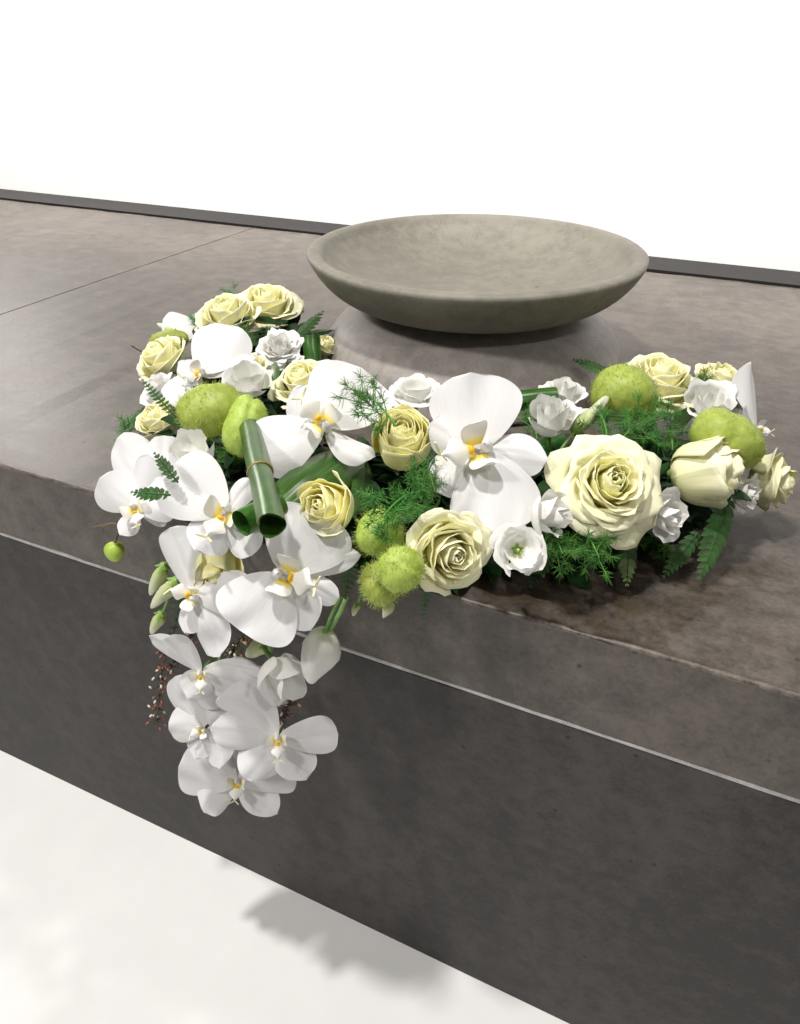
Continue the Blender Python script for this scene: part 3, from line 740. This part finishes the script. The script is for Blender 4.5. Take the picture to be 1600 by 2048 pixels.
orchid('white moth orchid buried in the middle of the tail, only petals showing', 480, 1388, (.1, -.2, 1), 270,
       [(8, 118, 42, .02, .3), (172, 84, 44)], [(95, 80, 30), (-48, 92, 32), (228, 92, 32)], d=.058, seed=15, lip=0)
orchid('white moth orchid low in the tail, half hidden below the stretched out petal', 470, 1468, (.05, -.2, 1), 270,
       [(25, 96, 46, .02, .3), (150, 92, 46)], [(-30, 90, 30), (215, 86, 30)], d=.05, seed=16, lip=0)
sp = np.array([place(x_, y_, d=d_) for x_, y_, d_ in ((470, 1040, -.01), (452, 1110, .018), (436, 1200, .036), (438, 1300, .044), (450, 1400, .044), (462, 1480, .040), (470, 1560, .036))])
st_ = thing('flower_stem', 'long green stem arching over the bench edge and carrying the trailing orchids', 'stem', sp[0])
part('stem', tube(sp - sp[0], np.linspace(.0026, .0014, 7), 8), M['stem'], st_)

# ------------------------------------------------------------------ roses
YEL = (M['rose_lemon'], M['rose_lemon'], M['rose_lemon'], M['rose_mid']); YEL2 = (M['rose_mid'], M['rose_mid'], M['rose_out'], M['rose_out'])
rose('big open cream rose at the right, facing the viewer, its heart wide open', 1222, 965, (.08, .22, 1), 210, z=.082, openness=.92, N=32, curl=.24, tip=.32, wav=.045, seed=1, shift=.55, roll=10)
rose('half open yellow rose between the two large orchids, its heart wound tight', 803, 884, (.04, .44, .89), 116, z=.092, openness=.22, N=22, seed=2, shift=.75, Hs=1.5, curl=.10, guard=1, wav=.02, tip=.08, hwk=1.2, mats=YEL)
rose('small yellow rose looking left beside the broad rolled leaf', 655, 1016, (-.40, .16, .9), 124, z=.072, openness=.35, tip=.1, hwk=1.15, N=16, mats=YEL, seed=3, shift=.5, Hs=1.15, curl=.14)
rose('cream rose at the bench edge beside the trumpet bloom, heart turned down to the right', 900, 1104, (.30, -.16, .94), 166, z=.062, openness=.62, N=26, seed=4, shift=.6, Hs=1.2, curl=.26, mats=YEL2)
rose('cream rose bud lying on its side and pointing right, under the lumpy pod', 1405, 942, (.86, .06, .46), 134, z=.072, openness=.25, N=22, seed=5, shift=.7, Hs=1.5, curl=.16, stem=0)
rose('cream rose behind the round pod at the right back of the row', 1318, 760, (.05, .72, .68), 168, z=.066, openness=.72, N=24, seed=6, shift=.5)
rose('cream rose half hidden by fern at the far right back', 1440, 762, (.25, .7, .6), 112, z=.058, openness=.7, N=18, seed=7)
rose('greenish cream rose at the right end of the row, pointing right', 1530, 962, (.82, -.12, .5), 124, z=.045, openness=.55, N=18, seed=8, Hs=1.2, guard=5, stem=0)
rose('large cream rose at the very top of the spray, nearest the bowl rim', 533, 612, (.05, .70, .72), 140, z=.062, openness=.85, N=26, seed=9)
rose('cream rose just below the topmost one, behind the upright orchid petal', 457, 640, (-.10, .65, .75), 128, z=.066, openness=.6, N=24, seed=10, Hs=1.1)
rose('yellow rose at the left, half behind the upright orchid petal', 328, 722, (-.45, .5, .7), 114, z=.060, openness=.6, N=20, seed=11, Hs=1.1)
rose('small yellow rose tucked behind a white cup shaped bloom, left of the frilled one', 500, 735, (.0, .7, .7), 78, z=.07, openness=.6, N=16, seed=12)
rose('cream rose half covered by the tilted orchid, next to two round dark leaves', 607, 768, (-.25, .62, .72), 130, z=.078, openness=.65, N=24, seed=13)
rose('pale yellow rose low at the left, under the first hairy pod', 322, 848, (-.40, .5, .75), 92, z=.045, openness=.4, N=18, seed=14, Hs=1.2)
rose('cream rose tucked in below the orange throated orchid at the bench edge', 432, 1120, (.15, -.75, .6), 96, d=.060, openness=.15, N=12, guard=0, Hs=1.4, mats=YEL, seed=15)
rose('little cream rose peeping out beside the pedestal behind the dark fern', 652, 692, (.35, .6, .6), 58, z=.04, openness=.5, N=14, seed=16)

# ------------------------------------------------------------------ lisianthus
lisi('frilled double white lisianthus at the top of the spray beside the fern', 558, 697, (.0, .50, .86), 96, z=.075, N=26, openness=.8, seed=21, wav=.10, curl=.25)
lisi('white lisianthus cup in front of the small yellow rose, above the smooth pod', 497, 765, (.05, .60, .78), 104, z=.085, N=8, openness=.7, seed=22, qmin=.45, Hs=1.2, curl=.12)
lisi('white lisianthus at the left edge of the spray under the yellow rose', 315, 780, (-.50, .45, .7), 98, z=.052, N=8, openness=.9, seed=23)
lisi('white lisianthus cup beside the translucent orchid, opening upward at the left', 388, 908, (-.05, .55, .83), 108, z=.075, N=6, openness=.6, seed=24, curl=.08, tip=.4, qmin=.5, Hs=1.25)
lisi('open white lisianthus in front of the stone pedestal', 832, 782, (.0, .72, .68), 116, z=.066, N=8, openness=.9, seed=25, tip=.3, qmin=.42, pistil=1)
lisi('half closed white lisianthus right of the biggest orchid', 1100, 838, (-.12, .62, .75), 100, z=.082, N=9, openness=.35, seed=26, Hs=1.2, tip=.35)
lisi('white lisianthus behind the short leaf roll, by the pedestal', 1130, 788, (.05, .72, .65), 110, z=.058, N=8, openness=.8, seed=27)
lisi('small crumpled white lisianthus just right of the half closed one', 1133, 822, (.55, .45, .65), 46, z=.085, N=10, openness=.7, seed=28, wav=.1)
lisi('white lisianthus between the two seed pods at the right', 1413, 802, (-.1, .48, .85), 112, z=.078, N=8, openness=.6, seed=29, tip=.35)
lisi('white lisianthus pointing right, squeezed between the big orchid and the big rose', 1095, 1030, (.72, .05, .6), 106, z=.068, N=9, openness=.55, seed=30, Hs=1.25, tip=.35, stem=0)
lisi('white trumpet shaped lisianthus facing the viewer by the bench edge', 1038, 1100, (.06, .06, 1), 112, z=.066, N=8, openness=.85, seed=31, curl=.20, qmin=.55, pistil=1, Hs=1.3, wav=.035)
lisi('white lisianthus hanging below the big rose at the right', 1334, 1035, (.48, -.25, .8), 104, z=.055, N=9, openness=.6, seed=32, tip=.35)
lisi('small white lisianthus at the right end, under the lumpy pod', 1490, 986, (.45, -.15, .8), 84, z=.048, N=9, openness=.6, seed=33, wav=.08)
lisi_bud('closed white lisianthus hanging upside down on a long green stem', 650, 1264, 620, 1362, 80, d=.07, d1=.075, twist=1.5, mat_='white_rose', name='lisianthus', group='white lisianthus blooms', open_=.12, cal=.62)
lisi('pointed white lisianthus in the tail left of the hanging closed one', 562, 1346, (.55, -.55, .6), 122, d=.075, N=7, openness=.5, seed=35, Hs=1.3, tip=.55, qmin=.4, wav=.02)
hs = np.array([place(*p, d=.066) for p in ((692, 1196), (680, 1225), (665, 1250), (648, 1270))])
cs = thing('flower_stem', 'bent green stem that carries the closed hanging lisianthus', 'stem', hs[0])
part('stem', tube(hs - hs[0], [.0016, .0017, .002, .0035], 7), M['stem'], cs)
lisi_bud('pale lisianthus bud, topmost of the three at the left of the tail', 330, 1130, 300, 1190, 28, d=.05, z1=None)
lisi_bud('pale lisianthus bud, middle one of the three at the left of the tail', 355, 1160, 302, 1216, 30, d=.06)
lisi_bud('small pale lisianthus bud, lowest of the three at the left of the tail', 325, 1225, 302, 1268, 24, d=.05)
lisi_bud('pale twisted bud hanging above the pointed white bloom in the tail', 545, 1278, 492, 1312, 38, d=.055)
lisi_bud('slim pale green bud sticking up beside the round hairy pod', 1148, 866, 1214, 795, 30, z=.07, z1=.085, open_=.3)
lisi_bud('tiny pale bud sticking out at the far left top', 352, 668, 314, 647, 16, z=.045)
lisi_bud('small green bud hanging over the bench edge below the dark fern', 716, 1205, 706, 1232, 15, d=.03)
lisi_bud('small yellow green bud under the lower hairy pods', 785, 1205, 766, 1236, 20, z=.02)

# ------------------------------------------------------------------ orchid buds on brown stems
def obud(label, sx, pts, bx, by, w, h, ang, d=None, z=None):
    P = place(bx, by, z, d); a, b = px(P, w) / 2, px(P, h) / 2
    th = thing('orchid_bud', label, 'flower bud', P, frame((0, 0, 1), ang), 'green orchid buds')
    def wob(r, zz, t, v): return r * (1 + .07 * np.abs(np.sin(1.5 * t)) - .03), zz
    g = lathe([(max(math.sin(q), .003) * (1 - .18 * math.cos(q)), -math.cos(q)) for q in np.linspace(0, np.pi, 16)], 24, wob)
    v = np.stack([g[0][:, 0] * a, g[0][:, 2] * b, g[0][:, 1] * a], -1)
    part('bud', (v, g[1], g[2]), M['orchid_bud'], th)
    Q = np.array([place(*p, z, d) for p in pts]) - P
    Rm = frame((0, 0, 1), ang); part('stem', tube(Q @ Rm, .0014, 6), M['brown'], th)
obud('green orchid bud hanging farthest left on a brown stem', 0, [(186, 1056), (205, 1052), (232, 1046), (240, 1056), (234, 1070), (230, 1084)], 229, 1103, 38, 42, 8, d=.03)
obud('green orchid bud peeping out above the leftmost orchid', 0, [(262, 985), (250, 975), (240, 968)], 236, 962, 44, 26, -15, z=.006)
obud('small dead brown twig end beside the yellow rose at the left', 0, [(264, 691), (274, 697), (284, 703)], 290, 706, 9, 7, 0, z=.05)

# ------------------------------------------------------------------ hairy pods
balloon('oval hairy green pod at the left under the white cup bloom', 420, 820, 132, 104, z=.088, ang=12, seed=1, crease=.06)
balloon('smooth looking green pod leaning against the bound leaf roll', 490, 852, 88, 128, z=.080, ang=-18, seed=2, hair=.5, crease=.16)
balloon('round bristly green pod at the right back in front of a rose', 1248, 788, 136, 112, z=.08, ang=-5, seed=3, crease=.05, hair=.9, nh=800)
balloon('long lumpy green pod at the right end over the cream bud', 1455, 878, 158, 108, z=.085, ang=-24, seed=4, hair=.45, crease=.12)
balloon('hairy pod below the fern plume, upper one of three at the bench edge', 760, 1066, 98, 96, z=.062, ang=0, seed=5, hair=1.3, nh=560)
balloon('creased hairy pod, the front one of three at the bench edge', 800, 1138, 98, 94, z=.062, ang=20, seed=6, hair=1.2, nh=560, crease=.16)
balloon('hairy pod at the bench edge, lowest and leftmost of three', 766, 1165, 88, 92, z=.045, ang=-10, seed=7, hair=1.3, nh=560)
balloon('small green pod half hidden at the far left top', 338, 682, 80, 44, z=.05, ang=8, seed=8, hair=.6, nh=350)

# ------------------------------------------------------------------ rolled and broad leaves
roll_leaf('upright glossy leaf roll bound with copper wire in front of the tilted orchid', 500, 858, 545, 1052, 23, z=.088, z1=.106, ring=.52, turns=1.4)
roll_leaf('short leaf roll crossing behind the wire bound one, above the lower orchid', 556, 1006, 482, 1046, 27, z=.088, z1=.088, turns=1.3)
roll_leaf('short leaf roll with an open dark end behind the biggest orchid', 990, 806, 1110, 796, 21, z=.062, turns=1.3)
broad_leaf('broad folded glossy leaf beside the small yellow rose', 540, 1030, 735, 895, 105, z=.062, nrm=(.1, .5, 1), curlv=.55)
broad_leaf('round dark leaf by the frilled white bloom, the left one of a pair', 548, 772, 545, 728, 42, z=.07, nrm=(-.5, .2, 1), curlv=.3)
broad_leaf('round dark leaf curled like a cup, the right one of a pair', 575, 778, 588, 728, 46, z=.075, nrm=(.5, .3, .9), curlv=-.6)
roll_leaf('dark leaf roll standing upright behind the frilled bloom by the pedestal', 628, 735, 622, 672, 18, z=.03, z1=.06)
broad_leaf('dark pointed leaf behind the yellow rose beside the first fern plume', 715, 1040, 722, 905, 48, z=.05, nrm=(.6, .2, 1), mat_='fern')
broad_leaf('small dark leaf behind the biggest orchid at the right', 1085, 900, 1128, 868, 40, z=.05, nrm=(0, .5, 1), mat_='fern')

# ------------------------------------------------------------------ leather fern
frond('dark fern tip rising beside the pedestal behind the topmost rose', 585, 682, 646, 622, 52, z=.05, z1=.075, pairs=9, nrm=(-.3, .6, .8), seed=1)
frond('dark fern pointing right against the stone pedestal', 600, 672, 668, 660, 46, z=.045, z1=.05, pairs=9, nrm=(0, .8, .6), seed=2)
frond('small dark fern tip over the leftmost orchids', 340, 990, 262, 984, 50, z=.108, z1=.105, lw=1.5, pairs=8, nrm=(.1, .5, 1), seed=3)
frond('fern hanging down with a pale tip below the big rose', 1258, 1052, 1254, 1172, 60, z=.045, z1=.012, pairs=10, nrm=(0, .3, 1), pale=.45, seed=4)
frond('long dark fern reaching down onto the bench at the right', 1462, 992, 1398, 1160, 78, z=.05, z1=.012, pairs=13, nrm=(.1, .5, 1), seed=5)
frond('dark fern between the two hanging fern tips at the right', 1400, 1060, 1325, 1155, 56, z=.03, z1=.006, pairs=10, nrm=(.1, .6, 1), seed=6)
frond('dark fern tip beside the pedestal behind the round hairy pod', 1226, 748, 1146, 719, 42, z=.05, z1=.062, pairs=9, nrm=(0, .5, 1), seed=7)
frond('dark fern hanging by the left side of the hairy pods', 705, 1105, 690, 1195, 52, d=.03, pairs=8, nrm=(.1, .3, 1), seed=8)
frond('dark fern spike hanging over the bench edge under the cream rose', 858, 1150, 845, 1240, 34, d=.02, pairs=9, nrm=(.1, .1, 1), seed=9)
frond('dark fern at the left side of the spray below the white bloom', 330, 800, 262, 842, 54, z=.04, z1=.03, pairs=9, nrm=(0, .7, .8), seed=10)
frond('thin dark fern leaning beside the white cup bloom at the left', 356, 965, 308, 905, 40, z=.100, z1=.115, lw=1.5, pairs=8, nrm=(0, .3, 1), seed=11)
frond('slim fern curving over the white petals at the left edge', 352, 835, 278, 752, 34, z=.090, z1=.105, pairs=13, nrm=(0, .5, 1), seed=12)
frond('dark fern tip in front of the round hairy pod', 1262, 880, 1228, 812, 60, z=.085, pairs=10, nrm=(0, .4, 1), seed=13)
frond('dark fern leaf between the white bloom and the edge on orchid at the right', 1425, 815, 1462, 765, 48, z=.06, pairs=9, nrm=(.2, .5, 1), seed=14)
frond('dark fern under the trumpet shaped bloom', 1120, 1060, 1060, 1175, 64, z=.03, z1=.008, pairs=10, nrm=(0, .6, 1), seed=15)
frond('dark fern in the tail behind the side view orchid', 372, 1140, 345, 1275, 50, d=.03, pairs=11, nrm=(0, 0, 1), seed=16)
frond('dark fern behind the twisted bud in the tail', 512, 1255, 470, 1315, 46, d=.03, pairs=8, nrm=(0, 0, 1), seed=17)
frond('dark fern under the cream bud at the right', 1340, 985, 1290, 1090, 56, z=.035, z1=.015, pairs=9, nrm=(0, .6, 1), seed=18)

# ------------------------------------------------------------------ asparagus fern
asparagus('feathery fern lying over the petal of the tilted orchid', 792, 852, 715, 790, 44, z=.125, z1=.128, seed=1, tufts=14, nl=26, lpx=20)
asparagus('feathery fern plume between the half open rose and the hairy pods', 850, 985, 770, 1030, 62, z=.085, seed=2, tufts=26, nl=30, lpx=20, z1=.088)
asparagus('feathery fern against the left edge of the biggest orchid', 870, 985, 850, 950, 30, z=.082, seed=3, tufts=10, nl=28, lpx=18)
asparagus('feathery fern sticking out at the left edge of the spray', 320, 838, 248, 856, 34, z=.04, seed=4, tufts=9, nl=24, lpx=18)
asparagus('feathery fern mass in front of the round hairy pod', 1235, 885, 1320, 835, 52, z=.082, seed=5, tufts=26, nl=28, lpx=18)
asparagus('feathery fern at the foot of the slim pale bud', 1215, 880, 1195, 830, 32, z=.078, seed=6, tufts=11, nl=26, lpx=17)
asparagus('feathery fern hanging under the trumpet bloom, left plume of two', 1080, 1050, 1125, 1110, 40, z=.05, seed=7, tufts=13, nl=32, lpx=20)
asparagus('feathery fern hanging under the big rose, right plume of two', 1150, 1060, 1198, 1118, 46, z=.045, seed=8, tufts=15, nl=32, lpx=20)
asparagus('feathery fern sprig beside the edge on orchid at the right', 1440, 830, 1480, 806, 26, z=.066, seed=9, tufts=7, nl=20, lpx=16)
asparagus('feathery fern behind the white bloom and rose at the right back', 1400, 790, 1412, 752, 26, z=.066, seed=10, tufts=9, nl=26, lpx=15)
asparagus('feathery fern between the top roses and the frilled bloom', 490, 710, 488, 674, 24, z=.072, seed=11, tufts=8, nl=26, lpx=14)
asparagus('little feathery fern at the far left top', 410, 650, 386, 632, 20, z=.058, seed=12, tufts=6, nl=24, lpx=13)
asparagus('little feathery fern beside the topmost rose', 480, 610, 462, 584, 16, z=.055, seed=13, tufts=6, nl=22, lpx=12)
asparagus('feathery fern low on the bench under the big rose', 1250, 1060, 1330, 1085, 46, z=.022, seed=14, tufts=12, nl=28, lpx=20)
asparagus('feathery fern between the half closed bloom and the biggest orchid', 1075, 880, 1055, 830, 30, z=.06, seed=15, tufts=10, nl=26, lpx=17)
asparagus('feathery fern at the back foot of the seed pods by the rose bud', 1345, 900, 1335, 870, 30, z=.07, seed=16, tufts=9, nl=26, lpx=17)
asparagus('feathery fern under the open bloom at the pedestal', 880, 850, 870, 800, 28, z=.06, seed=17, tufts=10, nl=26, lpx=17)
asparagus('feathery fern beneath the smooth pod at the left', 430, 900, 470, 920, 28, z=.055, seed=18, tufts=8, nl=26, lpx=17)

# ------------------------------------------------------------------ heath sprigs in the tail
heath('thin heath sprig with tiny red brown flowers hanging at the left of the tail', [(352, 1240), (338, 1290), (322, 1345), (318, 1400), (312, 1440)], d=.04, seed=1, nb=44)
heath('thin heath sprig with tiny flowers behind the side view orchid', [(400, 1235), (385, 1262), (372, 1300), (340, 1340)], d=.035, seed=2, nb=34)
heath('thin heath sprig with tiny flowers in the middle of the tail', [(500, 1250), (470, 1290), (460, 1310)], d=.04, seed=3, nb=20)
heath('thin heath sprig with tiny flowers beside the lowest white petals', [(590, 1385), (575, 1415), (560, 1440)], d=.045, seed=4, nb=22)
